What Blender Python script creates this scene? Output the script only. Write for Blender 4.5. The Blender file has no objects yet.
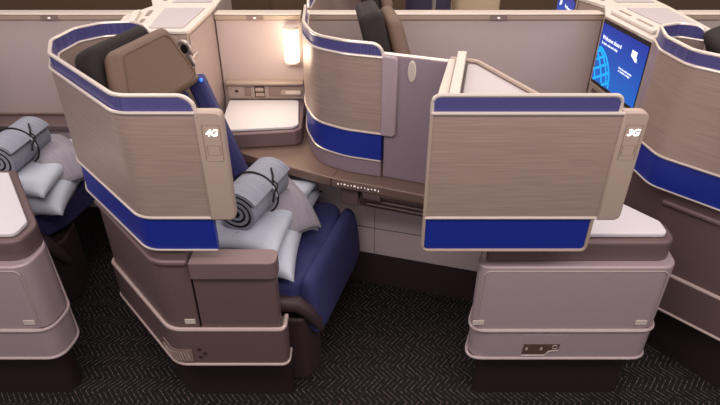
import bpy, bmesh, math, random
from mathutils import Vector, Matrix
random.seed(4)
C = bpy.context.scene.collection
R = math.radians

# ------------------------------------------------------------------ camera, world, lights
cd = bpy.data.cameras.new('camera'); cam = bpy.data.objects.new('camera', cd); C.objects.link(cam)
cam.location = (0, 0, 1.88); cam.rotation_euler = (R(58), 0, 0)
cd.sensor_width = 36; cd.lens = 36 * 560 / 720; cd.clip_start = 0.05
bpy.context.scene.camera = cam
sc = bpy.context.scene
sc.view_settings.view_transform = 'Standard'; sc.view_settings.look = 'None'
sc.view_settings.gamma = 1; sc.view_settings.exposure = 0.0
w = bpy.data.worlds.new('world'); sc.world = w; w.use_nodes = True
w.node_tree.nodes['Background'].inputs[0].default_value = (1.0, 0.90, 0.90, 1)
w.node_tree.nodes['Background'].inputs[1].default_value = 0.44

def area(name, loc, size, power, col, target):
    l = bpy.data.lights.new(name, 'AREA'); l.shape = 'RECTANGLE'; l.size, l.size_y = size
    l.energy = power; l.color = col
    o = bpy.data.objects.new(name, l); C.objects.link(o); o.location = loc
    d = Vector(target) - Vector(loc); o.rotation_euler = d.to_track_quat('-Z', 'Y').to_euler()
    return o
area('ceiling_wash', (0.0, 2.7, 2.55), (5.0, 0.8), 38, (1.0, 0.91, 0.84), (0, 2.5, 0))
area('aisle_ceiling_wash', (0.0, 0.5, 2.5), (5.0, 0.5), 56, (1.0, 0.89, 0.85), (0, 2.2, 1.0))
area('far_bin_wash', (0.6, 4.6, 2.4), (5.0, 0.5), 40, (1.0, 0.80, 0.62), (0.6, 4.0, 0.8))

# ------------------------------------------------------------------ materials
def lin(h):
    h = h.lstrip('#'); v = [int(h[i:i+2], 16) / 255 for i in (0, 2, 4)]
    return tuple(x / 12.92 if x <= 0.04045 else ((x + 0.055) / 1.055) ** 2.4 for x in v) + (1,)
def mat(name, col, rough=0.5, metal=0.0, streak=None, grain=None, emit=None, bump=0.0, coat=0.0):
    m = bpy.data.materials.new(name); m.use_nodes = True; nt = m.node_tree; N = nt.nodes; L = nt.links
    b = N['Principled BSDF']; c = lin(col)
    b.inputs['Base Color'].default_value = c; b.inputs['Roughness'].default_value = rough
    b.inputs['Metallic'].default_value = metal; b.inputs['Coat Weight'].default_value = coat
    if emit:
        b.inputs['Emission Color'].default_value = lin(emit[0]); b.inputs['Emission Strength'].default_value = emit[1]
    sp = streak or grain
    if sp:
        sc3, amt = sp
        tc = N.new('ShaderNodeTexCoord'); mp = N.new('ShaderNodeMapping'); mp.inputs['Scale'].default_value = sc3
        n = N.new('ShaderNodeTexNoise'); n.inputs['Scale'].default_value = 1; n.inputs['Detail'].default_value = 3
        L.new(tc.outputs['Object'], mp.inputs[0]); L.new(mp.outputs[0], n.inputs['Vector'])
        r = N.new('ShaderNodeMapRange'); r.inputs['From Min'].default_value = 0.3; r.inputs['From Max'].default_value = 0.7
        r.inputs['To Min'].default_value = 1 - amt; r.inputs['To Max'].default_value = 1 + amt
        L.new(n.outputs[0], r.inputs[0])
        mx = N.new('ShaderNodeVectorMath'); mx.operation = 'SCALE'; mx.inputs[0].default_value = c[:3]
        L.new(r.outputs[0], mx.inputs['Scale']); L.new(mx.outputs[0], b.inputs['Base Color'])
        if bump:
            bp = N.new('ShaderNodeBump'); bp.inputs['Strength'].default_value = bump; bp.inputs['Distance'].default_value = 0.002
            L.new(n.outputs[0], bp.inputs['Height']); L.new(bp.outputs[0], b.inputs['Normal'])
    return m
M = dict(
    brushed=mat('brushed_taupe_panel', '#a9938a', 0.42, 0.25, streak=((7, 7, 330), 0.13), bump=0.15),
    strip=mat('taupe_satin', '#b39f92', 0.4, 0.1),
    trim=mat('pale_metal_trim', '#dccfc6', 0.3, 0.35),
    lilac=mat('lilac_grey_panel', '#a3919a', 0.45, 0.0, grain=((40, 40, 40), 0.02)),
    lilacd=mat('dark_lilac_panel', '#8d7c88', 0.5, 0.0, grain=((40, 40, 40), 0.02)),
    console=mat('mauve_grey_console', '#b4a1a5', 0.38, 0.15, grain=((60, 60, 60), 0.02)),
    cream=mat('cream_plastic', '#d3c8be', 0.4),
    creamp=mat('pale_top_panel', '#b9aeb2', 0.35),
    blue=mat('royal_blue_panel', '#142a90', 0.45, 0.0, grain=((300, 300, 300), 0.08)),
    white=mat('white_table_laminate', '#dedade', 0.45),
    brown=mat('brown_mauve_plastic', '#6e5a5a', 0.42, 0.1, grain=((80, 80, 80), 0.03)),
    ledge=mat('mauve_ledge', '#7b6666', 0.38, 0.1),
    bronze=mat('bronze_counter', '#80695f', 0.38, 0.2, streak=((30, 200, 30), 0.05)),
    dark=mat('dark_brown_recess', '#3d2d2c', 0.5),
    kick=mat('kick_plinth_dark', '#2b1b1c', 0.6),
    leather=mat('brown_leather', '#624a3c', 0.55, grain=((260, 260, 260), 0.06), bump=0.15),
    leather_dark=mat('dark_seat_back_leather', '#1a100d', 0.85, grain=((200, 200, 200), 0.06)),
    navy=mat('navy_upholstery', '#37376b', 0.85, grain=((400, 400, 400), 0.25), bump=0.3),
    pillow=mat('pale_blue_cotton', '#c6ccda', 0.9, grain=((12, 12, 12), 0.03)),
    blanket=mat('grey_knit_blanket', '#a09ba5', 0.95, streak=((12, 260, 12), 0.12), bump=0.5),
    rollm=mat('grey_ribbed_blanket', '#9699a8', 0.95, streak=((10, 320, 10), 0.16), bump=0.5),
    black=mat('black_lining', '#111014', 0.8),
    chrome=mat('chrome', '#b5aaa6', 0.35, 0.8),
    glow=mat('lit_seat_number', '#ffffff', 0.5, emit=('#ffffff', 1.6)),
    lamp=mat('warm_lamp_diffuser', '#fff2dd', 0.5, emit=('#ffe9c8', 3.2)),
    lampw=mat('warm_reading_lamp', '#fff2dd', 0.5, emit=('#fff0dd', 1.5)),
    glass=mat('lilac_glass_trim', '#b9b4c6', 0.2, 0.2),
    outlet=mat('outlet_grey', '#8b7770', 0.45),
    bezel=mat('screen_bezel', '#1c1517', 0.35),
    icon=mat('lit_icon_white', '#e8e2da', 0.5, emit=('#fff6ee', 0.5)),
    cyan=mat('screen_cyan', '#18a5e6', 0.5, emit=('#16a0e6', 0.75)),
    scrtext=mat('screen_white_text', '#ffffff', 0.5, emit=('#dfeaff', 0.85)),
    blueled=mat('blue_indicator', '#2060ff', 0.5, emit=('#3a80ff', 1.2)),
    wall=mat('cabin_wall', '#6d5545', 0.6), wallbrown=mat('far_brown_partition', '#5a4232', 0.5), wallnavy=mat('far_navy_partition', '#3a3148', 0.6), cream_far=mat('far_cream_partition', '#cdb596', 0.5),
)
# perforated purple band: dotted weave
def band_mat():
    m = mat('perforated_violet_band', '#3b3a72', 0.32, 0.3); nt = m.node_tree; N = nt.nodes; L = nt.links
    b = N['Principled BSDF']; tc = N.new('ShaderNodeTexCoord'); mp = N.new('ShaderNodeMapping')
    mp.inputs['Scale'].default_value = (230, 230, 230)
    v = N.new('ShaderNodeTexVoronoi'); v.inputs['Randomness'].default_value = 0.0; v.inputs['Scale'].default_value = 1
    L.new(tc.outputs['Object'], mp.inputs[0]); L.new(mp.outputs[0], v.inputs['Vector'])
    r = N.new('ShaderNodeValToRGB'); r.color_ramp.elements[0].color = lin('#45447f'); r.color_ramp.elements[1].color = lin('#625f99')
    r.color_ramp.elements[0].position = 0.25; r.color_ramp.elements[1].position = 0.6
    L.new(v.outputs['Distance'], r.inputs[0]); L.new(r.outputs[0], b.inputs['Base Color'])
    return m
M['band'] = band_mat()
# herringbone carpet
def carpet_mat():
    m = mat('herringbone_carpet', '#1c1316', 0.95); nt = m.node_tree; N = nt.nodes; L = nt.links
    b = N['Principled BSDF']; tc = N.new('ShaderNodeTexCoord'); sp = N.new('ShaderNodeSeparateXYZ')
    L.new(tc.outputs['Object'], sp.inputs[0])
    def mth(op, a, bb=None, cc=None):
        n = N.new('ShaderNodeMath'); n.operation = op
        for i, v in enumerate((a, bb, cc)):
            if v is None: continue
            if isinstance(v, (int, float)): n.inputs[i].default_value = v
            else: L.new(v, n.inputs[i])
        return n.outputs[0]
    x, y = sp.outputs['X'], sp.outputs['Y']
    t = mth('PINGPONG', y, 0.062)
    u = mth('DIVIDE', mth('ADD', x, mth('MULTIPLY', t, 0.85)), 0.0235)
    stripe = mth('LESS_THAN', mth('FRACT', u), 0.13)
    row = mth('FLOOR', u)
    dash = mth('LESS_THAN', mth('FRACT', mth('ADD', mth('DIVIDE', y, 0.0155), mth('MULTIPLY', row, 0.37))), 0.86)
    nz = N.new('ShaderNodeTexNoise'); nz.inputs['Scale'].default_value = 45; nz.inputs['Detail'].default_value = 2
    L.new(tc.outputs['Object'], nz.inputs['Vector'])
    nr = N.new('ShaderNodeMapRange'); nr.inputs['From Min'].default_value = 0.36; nr.inputs['From Max'].default_value = 0.66
    L.new(nz.outputs[0], nr.inputs[0])
    k = mth('MULTIPLY', mth('MULTIPLY', stripe, dash), nr.outputs[0])
    mx = N.new('ShaderNodeMix'); mx.data_type = 'RGBA'
    mx.inputs['A'].default_value = lin('#140a0c'); mx.inputs['B'].default_value = lin('#8a7a7a')
    L.new(k, mx.inputs['Factor']); L.new(mx.outputs['Result'], b.inputs['Base Color'])
    return m
M['carpet'] = carpet_mat()

# ------------------------------------------------------------------ helpers
def link(name, bm, m, parent=None, smooth=40, bevel=0.0, seg=2):
    me = bpy.data.meshes.new(name)
    bmesh.ops.recalc_face_normals(bm, faces=bm.faces)
    bm.to_mesh(me); bm.free()
    for p in me.polygons: p.use_smooth = True
    me.set_sharp_from_angle(angle=R(smooth))
    ms = m if isinstance(m, (list, tuple)) else [m]
    for k in ms: me.materials.append(M[k])
    o = bpy.data.objects.new(name, me); C.objects.link(o)
    if bevel:
        b = o.modifiers.new('bevel', 'BEVEL'); b.width = bevel; b.segments = seg; b.limit_method = 'ANGLE'; b.angle_limit = R(35)
        b.harden_normals = False
    if parent: o.parent = parent
    return o
def tag(o, label, cat, group=None, kind=None):
    o['label'] = label; o['category'] = cat
    if group: o['group'] = group
    if kind: o['kind'] = kind
    return o
def thing(name, label, cat, group=None, loc=(0, 0, 0)):
    o = bpy.data.objects.new(name, None); C.objects.link(o); o.empty_display_size = 0.1
    o.location = loc
    return tag(o, label, cat, group)
def unshift(o, root):      # parts are modelled in world coordinates; keep them there under a root placed at the base
    o.location = tuple(-v for v in root.location)
def dup(root, loc, label, scale=None, rotz=None, cat=None, group=None, skip=()):
    r = root.copy(); C.objects.link(r); r.location = loc; r['label'] = label
    if scale: r.scale = scale
    if rotz is not None: r.rotation_euler = (0, 0, rotz)
    if group: r['group'] = group
    def rec(a, b):
        for ch in [c for c in a.children if c.name in SRC and c.name.split('.')[0] not in skip]:
            d = ch.copy(); C.objects.link(d); d.parent = b
            rec(ch, d)
    global SRC
    SRC = set(o.name for o in bpy.data.objects)
    rec(root, r)
    return r
def rounded(pts, r, closed=False, n=7):
    """polyline with corners rounded; r is a number or a list"""
    out = []; m = len(pts); rs = r if isinstance(r, list) else [r] * m
    for i, p in enumerate(pts):
        if (not closed and i in (0, m - 1)) or rs[i] <= 0: out.append(tuple(p)); continue
        p = Vector(p); a = Vector(pts[i - 1]); b = Vector(pts[(i + 1) % m])
        da = (a - p); db = (b - p); la, lb = da.length, db.length; da.normalize(); db.normalize()
        ang = da.angle(db); rr = rs[i]
        t = min(rr / max(math.tan(ang / 2), 1e-4), la * 0.49, lb * 0.49)
        p0, p1 = p + da * t, p + db * t
        for k in range(n + 1):
            s = k / n
            q = p0 * (1 - s) ** 2 + p * 2 * s * (1 - s) + p1 * s * s
            out.append(tuple(q))
    return out
def resample(pts, ds):
    P = [Vector(p) for p in pts]; out = [P[0]]
    for a, b in zip(P[:-1], P[1:]):
        n = max(1, int((b - a).length / ds))
        for k in range(1, n + 1): out.append(a.lerp(b, k / n))
    return out
def arc(P):
    s = [0]
    for a, b in zip(P[:-1], P[1:]): s.append(s[-1] + (b - a).length)
    return s
def normals(P):
    N = []
    for i in range(len(P)):
        d = P[min(i + 1, len(P) - 1)] - P[max(i - 1, 0)]; d.normalize(); N.append(Vector((d.y, -d.x)))
    return N
def ribbon(bm, path, z0, z1, t, ds=0.02, off=0.0, mi=0):
    """upright sheet of thickness t along a plan path; inner side is to the right of travel"""
    P = resample(path, ds); N = normals(P); S = arc(P); L = S[-1]
    f0 = z0 if callable(z0) else (lambda s, L: z0); f1 = z1 if callable(z1) else (lambda s, L: z1)
    rows = []
    for p, n, s in zip(P, N, S):
        a = p + n * off; b = p + n * (off + t); lo, hi = f0(s, L), f1(s, L)
        rows.append([bm.verts.new((a.x, a.y, lo)), bm.verts.new((a.x, a.y, hi)), bm.verts.new((b.x, b.y, hi)), bm.verts.new((b.x, b.y, lo))])
    for r0, r1 in zip(rows[:-1], rows[1:]):
        for k in range(4):
            f = bm.faces.new((r0[k], r0[(k + 1) % 4], r1[(k + 1) % 4], r1[k])); f.material_index = mi
    bm.faces.new(rows[0]); bm.faces.new(rows[-1])
def tube(bm, pts, r, n=8, closed=False, flat=1.0, mi=0):
    P = [Vector(p) if len(p) == 3 else Vector((p[0], p[1], 0)) for p in pts]
    Q = [P[0]]
    for p in P[1:]:
        if (p - Q[-1]).length > 1e-4: Q.append(p)
    P = Q; m = len(P); rings = []
    up = Vector((0, 0, 1))
    for i in range(m):
        d = (P[(i + 1) % m] - P[i - 1]) if closed else (P[min(i + 1, m - 1)] - P[max(i - 1, 0)])
        d.normalize()
        a = d.cross(up)
        if a.length < 0.15: a = d.cross(Vector((0, 1, 0.01)))
        a.normalize(); b = a.cross(d); b.normalize()
        if i and rings:
            if a.dot(la) < 0: a = -a; b = -b
        la = a
        rr = r[i] if isinstance(r, list) else r
        rings.append([bm.verts.new(P[i] + a * rr * flat * math.cos(2 * math.pi * k / n) + b * rr * math.sin(2 * math.pi * k / n)) for k in range(n)])
    for i in range(m if closed else m - 1):
        r0, r1 = rings[i], rings[(i + 1) % m]
        for k in range(n):
            f = bm.faces.new((r0[k], r0[(k + 1) % n], r1[(k + 1) % n], r1[k])); f.material_index = mi
    if not closed: bm.faces.new(rings[0]); bm.faces.new(rings[-1])
def prism(bm, poly, z0, z1, mi=0):
    a = [bm.verts.new((p[0], p[1], z0)) for p in poly]; b = [bm.verts.new((p[0], p[1], z1)) for p in poly]
    n = len(poly)
    for i in range(n): bm.faces.new((a[i], a[(i + 1) % n], b[(i + 1) % n], b[i])).material_index = mi
    bm.faces.new(a).material_index = mi; bm.faces.new(b).material_index = mi
def box(bm, lo, hi, mi=0, rot=None, about=None):
    vs = [bm.verts.new((x, y, z)) for x in (lo[0], hi[0]) for y in (lo[1], hi[1]) for z in (lo[2], hi[2])]
    for f in ((0, 1, 3, 2), (4, 6, 7, 5), (0, 4, 5, 1), (2, 3, 7, 6), (0, 2, 6, 4), (1, 5, 7, 3)):
        bm.faces.new([vs[i] for i in f]).material_index = mi
    if rot is not None:
        c = Vector(about or [(a + b) / 2 for a, b in zip(lo, hi)])
        for v in vs: v.co = rot @ (v.co - c) + c
    return vs
def plate(bm, org, ux, outline, t, uz=(0, 0, 1), mi=0):
    """flat plate: outline in (along ux, along uz), thickness t away from the outer face"""
    o = Vector(org); ux = Vector(ux).normalized(); uz = Vector(uz).normalized(); nn = ux.cross(uz)   # outward = ux x uz
    a = [bm.verts.new(o + ux * p[0] + uz * p[1]) for p in outline]; b = [bm.verts.new(o + ux * p[0] + uz * p[1] - nn * t) for p in outline]
    n = len(outline)
    for i in range(n): bm.faces.new((a[i], a[(i + 1) % n], b[(i + 1) % n], b[i])).material_index = mi
    bm.faces.new(a).material_index = mi; bm.faces.new(b).material_index = mi
def rrect(x0, x1, z0, z1, r, n=5):
    rs = r if isinstance(r, (list, tuple)) else [r] * 4
    return rounded([(x0, z0), (x1, z0), (x1, z1), (x0, z1)], list(rs), True, n)
def nbm(): return bmesh.new()
def put(name, m, parent, fn, **k):
    bm = nbm(); fn(bm); o = link(name, bm, m, parent, **k)
    if parent is not None:
        r = parent; off = Vector((0, 0, 0))
        if parent.type == 'EMPTY': off = Vector(parent.location)
        o.location = -off
    return o
def text_mesh(name, s, size, m, parent, loc, rot, italic=0.0, ext=0.0004, align='CENTER', squash=1.0, bold=0.0):
    cu = bpy.data.curves.new(name, 'FONT'); cu.body = s; cu.size = size; cu.extrude = ext; cu.shear = italic; cu.offset = bold
    cu.align_x = align; cu.align_y = 'CENTER'
    t = bpy.data.objects.new(name, cu); C.objects.link(t); bpy.context.view_layer.update()
    me = bpy.data.meshes.new_from_object(t.evaluated_get(bpy.context.evaluated_depsgraph_get()))
    bpy.data.objects.remove(t); me.name = name; me.materials.clear(); me.materials.append(M[m])
    mt = Matrix.Translation(Vector(loc)) @ rot.to_4x4() @ Matrix.Diagonal((squash, 1, 1, 1))
    me.transform(mt)
    o = bpy.data.objects.new(name, me); C.objects.link(o)
    if parent:
        o.parent = parent
    return o
FACE_Y = Matrix.Rotation(R(90), 3, 'X')       # text read from -Y

# ------------------------------------------------------------------ floor and cabin wall
def fl(bm):
    v = [bm.verts.new(p) for p in ((-5, -1.5, 0), (5, -1.5, 0), (5, 7, 0), (-5, 7, 0))]; bm.faces.new(v)
f = put('floor', 'carpet', None, fl); f['kind'] = 'structure'
def wl(bm): box(bm, (-5, 6.6, 0), (5, 6.8, 2.6))
f = put('wall_far', 'wall', None, wl); f['kind'] = 'structure'

YD = 2.76; PX = 2.19
# ------------------------------------------------------------------ centre divider
def divider(x0, x1, xb, label):
    t = thing('divider_screen', label, 'divider', loc=((x0 + x1) / 2, YD + 0.02, 0))
    put('screen_panel', 'divider', t, lambda bm: box(bm, (x0, YD, 0.05), (x1, YD + 0.05, 1.196)), bevel=0.004)
    put('top_rail', 'bronze_rail', t, lambda bm: box(bm, (x0, YD - 0.012, 1.197), (x1, YD + 0.062, 1.219)), bevel=0.003)
    put('rail_cap', 'trim', t, lambda bm: box(bm, (x0, YD - 0.014, 1.220), (x1, YD + 0.064, 1.227)), bevel=0.003)
    l = put('latch', 'outlet', t, lambda bm: plate(bm, (xb, YD - 0.012, 1.208), (1, 0, 0), rrect(-0.041, 0.041, -0.011, 0.011, 0.006), -0.003))
    def knob(bm): plate(bm, (xb, YD - 0.0155, 1.208), (1, 0, 0), rrect(-0.006, 0.006, -0.004, 0.004, 0.003), -0.002)
    put('latch_button', 'icon', l, knob)
    return t
M['divider'] = mat('divider_panel', '#c2b0ad', 0.33, grain=((40, 40, 40), 0.015))
M['bronze_rail'] = mat('rail_taupe', '#b7a391', 0.4, 0.15)
divider(-3.4, -1.07, -1.49, 'long lilac grey divider screen with taupe top rail at far left, behind leftmost blanket roll')
divider(-0.70, -0.285, -0.505, 'short divider screen behind white side table and warm lamp')
divider(-0.265, 1.172, 0.665, 'wide divider screen left of lit blue monitor, behind the 3G panel')
divider(1.55, 3.6, 2.6, 'divider screen top edge at upper right corner of photo')

# ------------------------------------------------------------------ privacy shells
def path_strip(pts, z): return [(p[0], p[1], z) for p in pts]
def shell(path, zt, zb, label, badge=None, strip=0.075, end_round=True, skirt=None, blue=True, strip_bottom=None, stripmat='strip', loc=(0, 0, 0), zblue=0.79):
    """zt = z of the top trim; zb = z of trim between band and panel"""
    t = thing('privacy_shell', label, 'seat shell', loc=loc)
    zl = 0.914; h = zt - zb
    def ztop(s, L):
        r = h
        a = 1.0
        if s < r: a = math.sqrt(max(0, 1 - (1 - s / r) ** 2))
        if L - s < r: a = min(a, math.sqrt(max(0, 1 - (1 - (L - s) / r) ** 2)))
        return zb + h * a
    put('brushed_panel', 'brushed', t, lambda bm: ribbon(bm, path, zl, zb, 0.024))
    put('upper_band', 'band', t, lambda bm: ribbon(bm, path, zb, ztop, 0.010, ds=0.006, off=0.007), smooth=60)
    if blue: put('lower_blue_panel', 'blue', t, lambda bm: ribbon(bm, path, zblue, zl, 0.024, off=0.003))
    P = resample(path, 0.006); N = normals(P); S = arc(P); L = S[-1]
    def toptrim(bm):
        tube(bm, [(p.x + n.x * 0.011, p.y + n.y * 0.011, ztop(s, L)) for p, n, s in zip(P, N, S)], 0.0062, flat=1.15)
    put('top_trim', 'trim', t, toptrim)
    P2 = resample(path, 0.02); N2 = normals(P2)
    def tr(z, r, off=0.0): return lambda bm: tube(bm, [(p.x + n.x * off, p.y + n.y * off, z) for p, n in zip(P2, N2)], r)
    put('middle_trim', 'trim', t, tr(zb, 0.0055)); put('inner_trim', 'trim', t, tr(zb, 0.0045, 0.024))
    put('lower_trim', 'trim', t, tr(zl, 0.005))
    if blue: put('bottom_trim', 'trim', t, tr(zblue, 0.0035))
    if skirt: put('skirt', skirt[0], t, lambda bm: ribbon(bm, path, skirt[1], zblue - 0.004, 0.024, off=0.004))
    # end strip carrying the seat number
    x0, y0 = path[0]; d = Vector(path[0]) - Vector(path[1]); d.normalize(); ux = (d.x, d.y, 0)
    org = (x0, y0, 0)
    s0 = strip_bottom or (zl - 0.006)
    st = put('end_strip', stripmat, t, lambda bm: plate(bm, (x0, y0 - 0.006, 0), ux, rrect(-0.004, strip, s0, zb + 0.006, [0, 0.022, 0.022, 0]), 0.034), bevel=0.005)
    if badge:
        def fr(bm):
            a = rrect(0.014, 0.064, 1.118, 1.232, 0.004); b = rrect(0.0155, 0.0625, 1.1195, 1.2305, 0.004)
            tube(bm, [(x0 + p[0], y0 - 0.0065, p[1]) for p in a], 0.0009, n=4, closed=True)
            tube(bm, [(x0 + p[0], y0 - 0.0065, p[1]) for p in rrect(0.021, 0.058, 1.137, 1.168, 0.003)], 0.0008, n=4, closed=True)
        o = put('sign_frame', 'outlet', st, fr)
        o = text_mesh('seat_number', badge, 0.028, 'glow', st, (x0 + 0.039, y0 - 0.0075, 1.206), FACE_Y, italic=0.22, bold=0.0007)
    return t
plan_outer = [(-0.46, 1.455), (-0.685, 1.455), (-1.045, 1.84), (-1.115, 2.0), (-1.10, 2.16), (-1.02, 2.25), (-0.90, 2.27), (-0.80, 2.19)]
path4 = rounded(plan_outer, [0, 0.10, 0.14, 0.12, 0.08, 0.08, 0.07, 0])
s4 = shell(path4, 1.312, 1.264, 'taupe and blue curved privacy shell marked 4G around brown headrest', badge='4G')
path2 = rounded([(1.73, 1.475), (1.47, 1.50), (1.12, 1.875), (1.105, 2.05), (1.15, 2.20), (1.26, 2.25), (1.345, 2.18)], [0, 0.10, 0.10, 0.12, 0.07, 0.06, 0])
s2 = shell(path2, 1.312, 1.264, 'taupe and blue privacy shell cut off by right edge of photo, beside blue monitor')
plan3 = [(0.085, 2.068), (-0.06, 2.115), (-0.19, 2.20), (-0.25, 2.40), (-0.268, 2.74)]
path3 = rounded(plan3, [0, 0.25, 0.20, 0.45, 0], n=10)
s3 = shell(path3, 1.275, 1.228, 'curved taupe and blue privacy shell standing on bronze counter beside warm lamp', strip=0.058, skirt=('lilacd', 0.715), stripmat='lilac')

# flat 3G door panel
def door3():
    t = thing('suite_door', 'flat taupe privacy panel marked 3G with blue foot, beside white console table', 'panel', loc=(0.46, 1.46, 0.78))
    x0, x1, xs = 0.200, 0.738, 0.808; y = 1.455
    put('brushed_panel', 'brushed', t, lambda bm: box(bm, (x0, y, 0.914), (x1, y + 0.026, 1.262)))
    put('upper_band', 'band', t, lambda bm: plate(bm, (0, y + 0.006, 0), (1, 0, 0), rrect(x0 + 0.004, 0.724, 1.262, 1.312, [0, 0, 0.035, 0.035]), 0.012))
    put('lower_blue_panel', 'blue', t, lambda bm: plate(bm, (0, y + 0.003, 0), (1, 0, 0), rrect(x0 + 0.004, 0.724, 0.79, 0.913, [0.018, 0.018, 0, 0]), 0.022))
    yy = y + 0.006
    def tt(bm):
        a = rounded([(x0 + 0.002, 1.262), (x0 + 0.002, 1.313), (0.727, 1.313), (0.727, 1.262)], [0, 0.036, 0.036, 0], n=8)
        tube(bm, [(p[0], yy + 0.004, p[1]) for p in a], 0.0062)
    put('top_trim', 'trim', t, tt)
    put('middle_trim', 'trim', t, lambda bm: tube(bm, [(x0, y, 1.263), (x1, y, 1.263)], 0.0058))
    put('lower_trim', 'trim', t, lambda bm: tube(bm, [(x0, y, 0.914), (x1, y, 0.914)], 0.005))
    def bt(bm):
        a = rounded([(x0 + 0.001, 1.262), (x0 + 0.001, 0.788), (0.727, 0.788), (0.727, 0.912)], [0, 0.02, 0.02, 0], n=8)
        tube(bm, [(p[0], y + 0.002, p[1]) for p in a], 0.0055)
    put('bottom_trim', 'strip', t, bt)
    st = put('end_strip', 'strip', t, lambda bm: plate(bm, (0, y - 0.006, 0), (1, 0, 0), rrect(x1 - 0.002, xs, 0.908, 1.27, [0, 0.024, 0.024, 0]), 0.034), bevel=0.005)
    def fr(bm):
        for q, r in ((rrect(0.750, 0.796, 1.122, 1.232, 0.004), 0.0009), (rrect(0.755, 0.791, 1.137, 1.168, 0.003), 0.0008)):
            tube(bm, [(p[0], y - 0.0065, p[1]) for p in q], r, n=4, closed=True)
    put('sign_frame', 'outlet', st, fr)
    text_mesh('seat_number', '3G', 0.028, 'glow', st, (0.773, y - 0.0075, 1.207), FACE_Y, italic=0.22, bold=0.0007)
door3()

# ------------------------------------------------------------------ seat bases (4G, 2G)
def inset(poly, d):
    n = len(poly); out = []
    A = sum(poly[i][0] * poly[(i + 1) % n][1] - poly[(i + 1) % n][0] * poly[i][1] for i in range(n))
    sg = 1 if A > 0 else -1
    for i in range(n):
        p, a, b = Vector(poly[i]), Vector(poly[i - 1]), Vector(poly[(i + 1) % n])
        e0 = (p - a).normalized(); e1 = (b - p).normalized()
        n0 = Vector((-e0.y, e0.x)) * sg; n1 = Vector((-e1.y, e1.x)) * sg
        m = n0 + n1; m.normalize(); k = d / max(0.35, m.dot(n0)); q = p + m * k; out.append((q.x, q.y))
    return out
def tagplate(bm, x, y, z, w=0.024, h=0.012): plate(bm, (x, y, z), (1, 0, 0), rrect(-w / 2 - 0.009, w / 2 + 0.009, -h, h, 0.003), -0.003)
def seat_base(dx, dy, label, full=True):
    t = thing('seat_base', label, 'seat base', loc=(-0.66 + dx, 1.85 + dy, 0))
    base = [(-0.265, 1.452), (-0.68, 1.452), (-1.035, 1.845), (-1.035, 2.30), (-0.90, 2.30), (-0.69, 1.545), (-0.265, 1.53)]
    rad = [0.03, 0.10, 0.035, 0, 0, 0, 0.02]
    sh = lambda P: [(p[0] + dx, p[1] + dy) for p in P]
    body = inset(base, 0.012)
    bp = [(-0.572, 1.464), (-0.68, 1.464), body[2], body[3], body[4], body[5], (-0.572, 1.53)]
    bpr = sh(rounded(bp, [0, 0.10, 0.035, 0, 0, 0, 0], True))
    put('side_panel', 'brown', t, lambda bm: prism(bm, bpr, 0.44, 0.79), bevel=0.003)
    lp = sh(rounded([(-0.574, 1.454), (-0.683, 1.454), (-1.032, 1.842)], [0, 0.10, 0]))
    def ledge(bm):
        ribbon(bm, lp, 0.722, 0.742, 0.02)
    put('upper_ledge', 'ledge', t, ledge, bevel=0.006)
    # armrest box with a thick rounded cap
    box4 = sh(rounded([(-0.285, 1.462), (-0.564, 1.462), (-0.564, 1.518), (-0.285, 1.518)], [0.012, 0.003, 0, 0.012], True))
    put('armrest_body', 'brown', t, lambda bm: prism(bm, box4, 0.44, 0.672), bevel=0.004)
    cap4 = sh(rounded([(-0.276, 1.448), (-0.566, 1.448), (-0.566, 1.53), (-0.276, 1.53)], [0.03, 0.004, 0.004, 0.03], True))
    put('armrest_cap', 'ledge', t, lambda bm: prism(bm, cap4, 0.672, 0.738), bevel=0.022, seg=5)
    # lower band with the two pale lips
    lb = sh(rounded(base, rad, True))
    put('lower_panel', 'brown', t, lambda bm: prism(bm, lb, 0.262, 0.432), bevel=0.004)
    def lip(z, ins, r):
        q = rounded([base[6], base[0], base[1], base[2], (-1.035, 1.93)], [0, 0.03, 0.10, 0.035, 0])
        P = resample(sh(q), 0.02); N = normals(P)
        return lambda bm: tube(bm, [(p.x + n.x * ins, p.y + n.y * ins, z) for p, n in zip(P, N)], r)
    put('middle_lip', 'ledge_pale', t, lip(0.434, 0.006, 0.0085)); put('lower_lip', 'ledge_pale', t, lip(0.262, 0.0, 0.006))
    kb = sh(rounded([(-0.272, 1.53), (-0.70, 1.53), (-0.985, 1.93), (-0.985, 2.28), (-0.90, 2.28), (-0.70, 1.60), (-0.272, 1.60)], [0.02, 0.09, 0.03, 0, 0, 0, 0.02], True))
    put('kick_plinth', 'kick', t, lambda bm: prism(bm, kb, 0.0, 0.26))
    if full:
        put('tag_plate', 'cream', t, lambda bm: tagplate(bm, -0.603 + dx, 1.464 + dy, 0.468, 0.02, 0.011), bevel=0.001)
        vp = resample(sh(rounded([(-0.615, 1.4505), (-0.682, 1.4505), (-0.76, 1.539)], [0, 0.10, 0])), 0.01)[:-3]
        v = put('vent_recess', 'outlet', t, lambda bm: ribbon(bm, [tuple(p) for p in vp], 0.278, 0.338, 0.003, ds=0.01, off=-0.0015))
        def slats(bm):
            for p in vp[1:-2]:
                tube(bm, [(p.x, p.y - 0.003, 0.285), (p.x - 0.008, p.y - 0.002, 0.330)], 0.0018, n=5)
        put('vent_slats', 'ledge_pale', v, slats)
        def jk(bm):
            for k in range(3): plate(bm, (-0.587 + (k % 2) * 0.018, 1.4515, 0.30 + k * 0.02), (1, 0, 0), rrect(-0.006, 0.006, -0.006, 0.006, 0.003), -0.002)
        put('socket', 'dark', t, jk)
    return t
M['ledge_pale'] = mat('pale_mauve_lip', '#cdb8b2', 0.3, 0.25)
seat_base(0, 0, 'brown mauve seat base with armrest box under the 4G shell')
seat_base(PX + 0.01, 0.0, 'dark mauve seat base behind the aisle console, cut by right edge', full=False)

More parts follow.
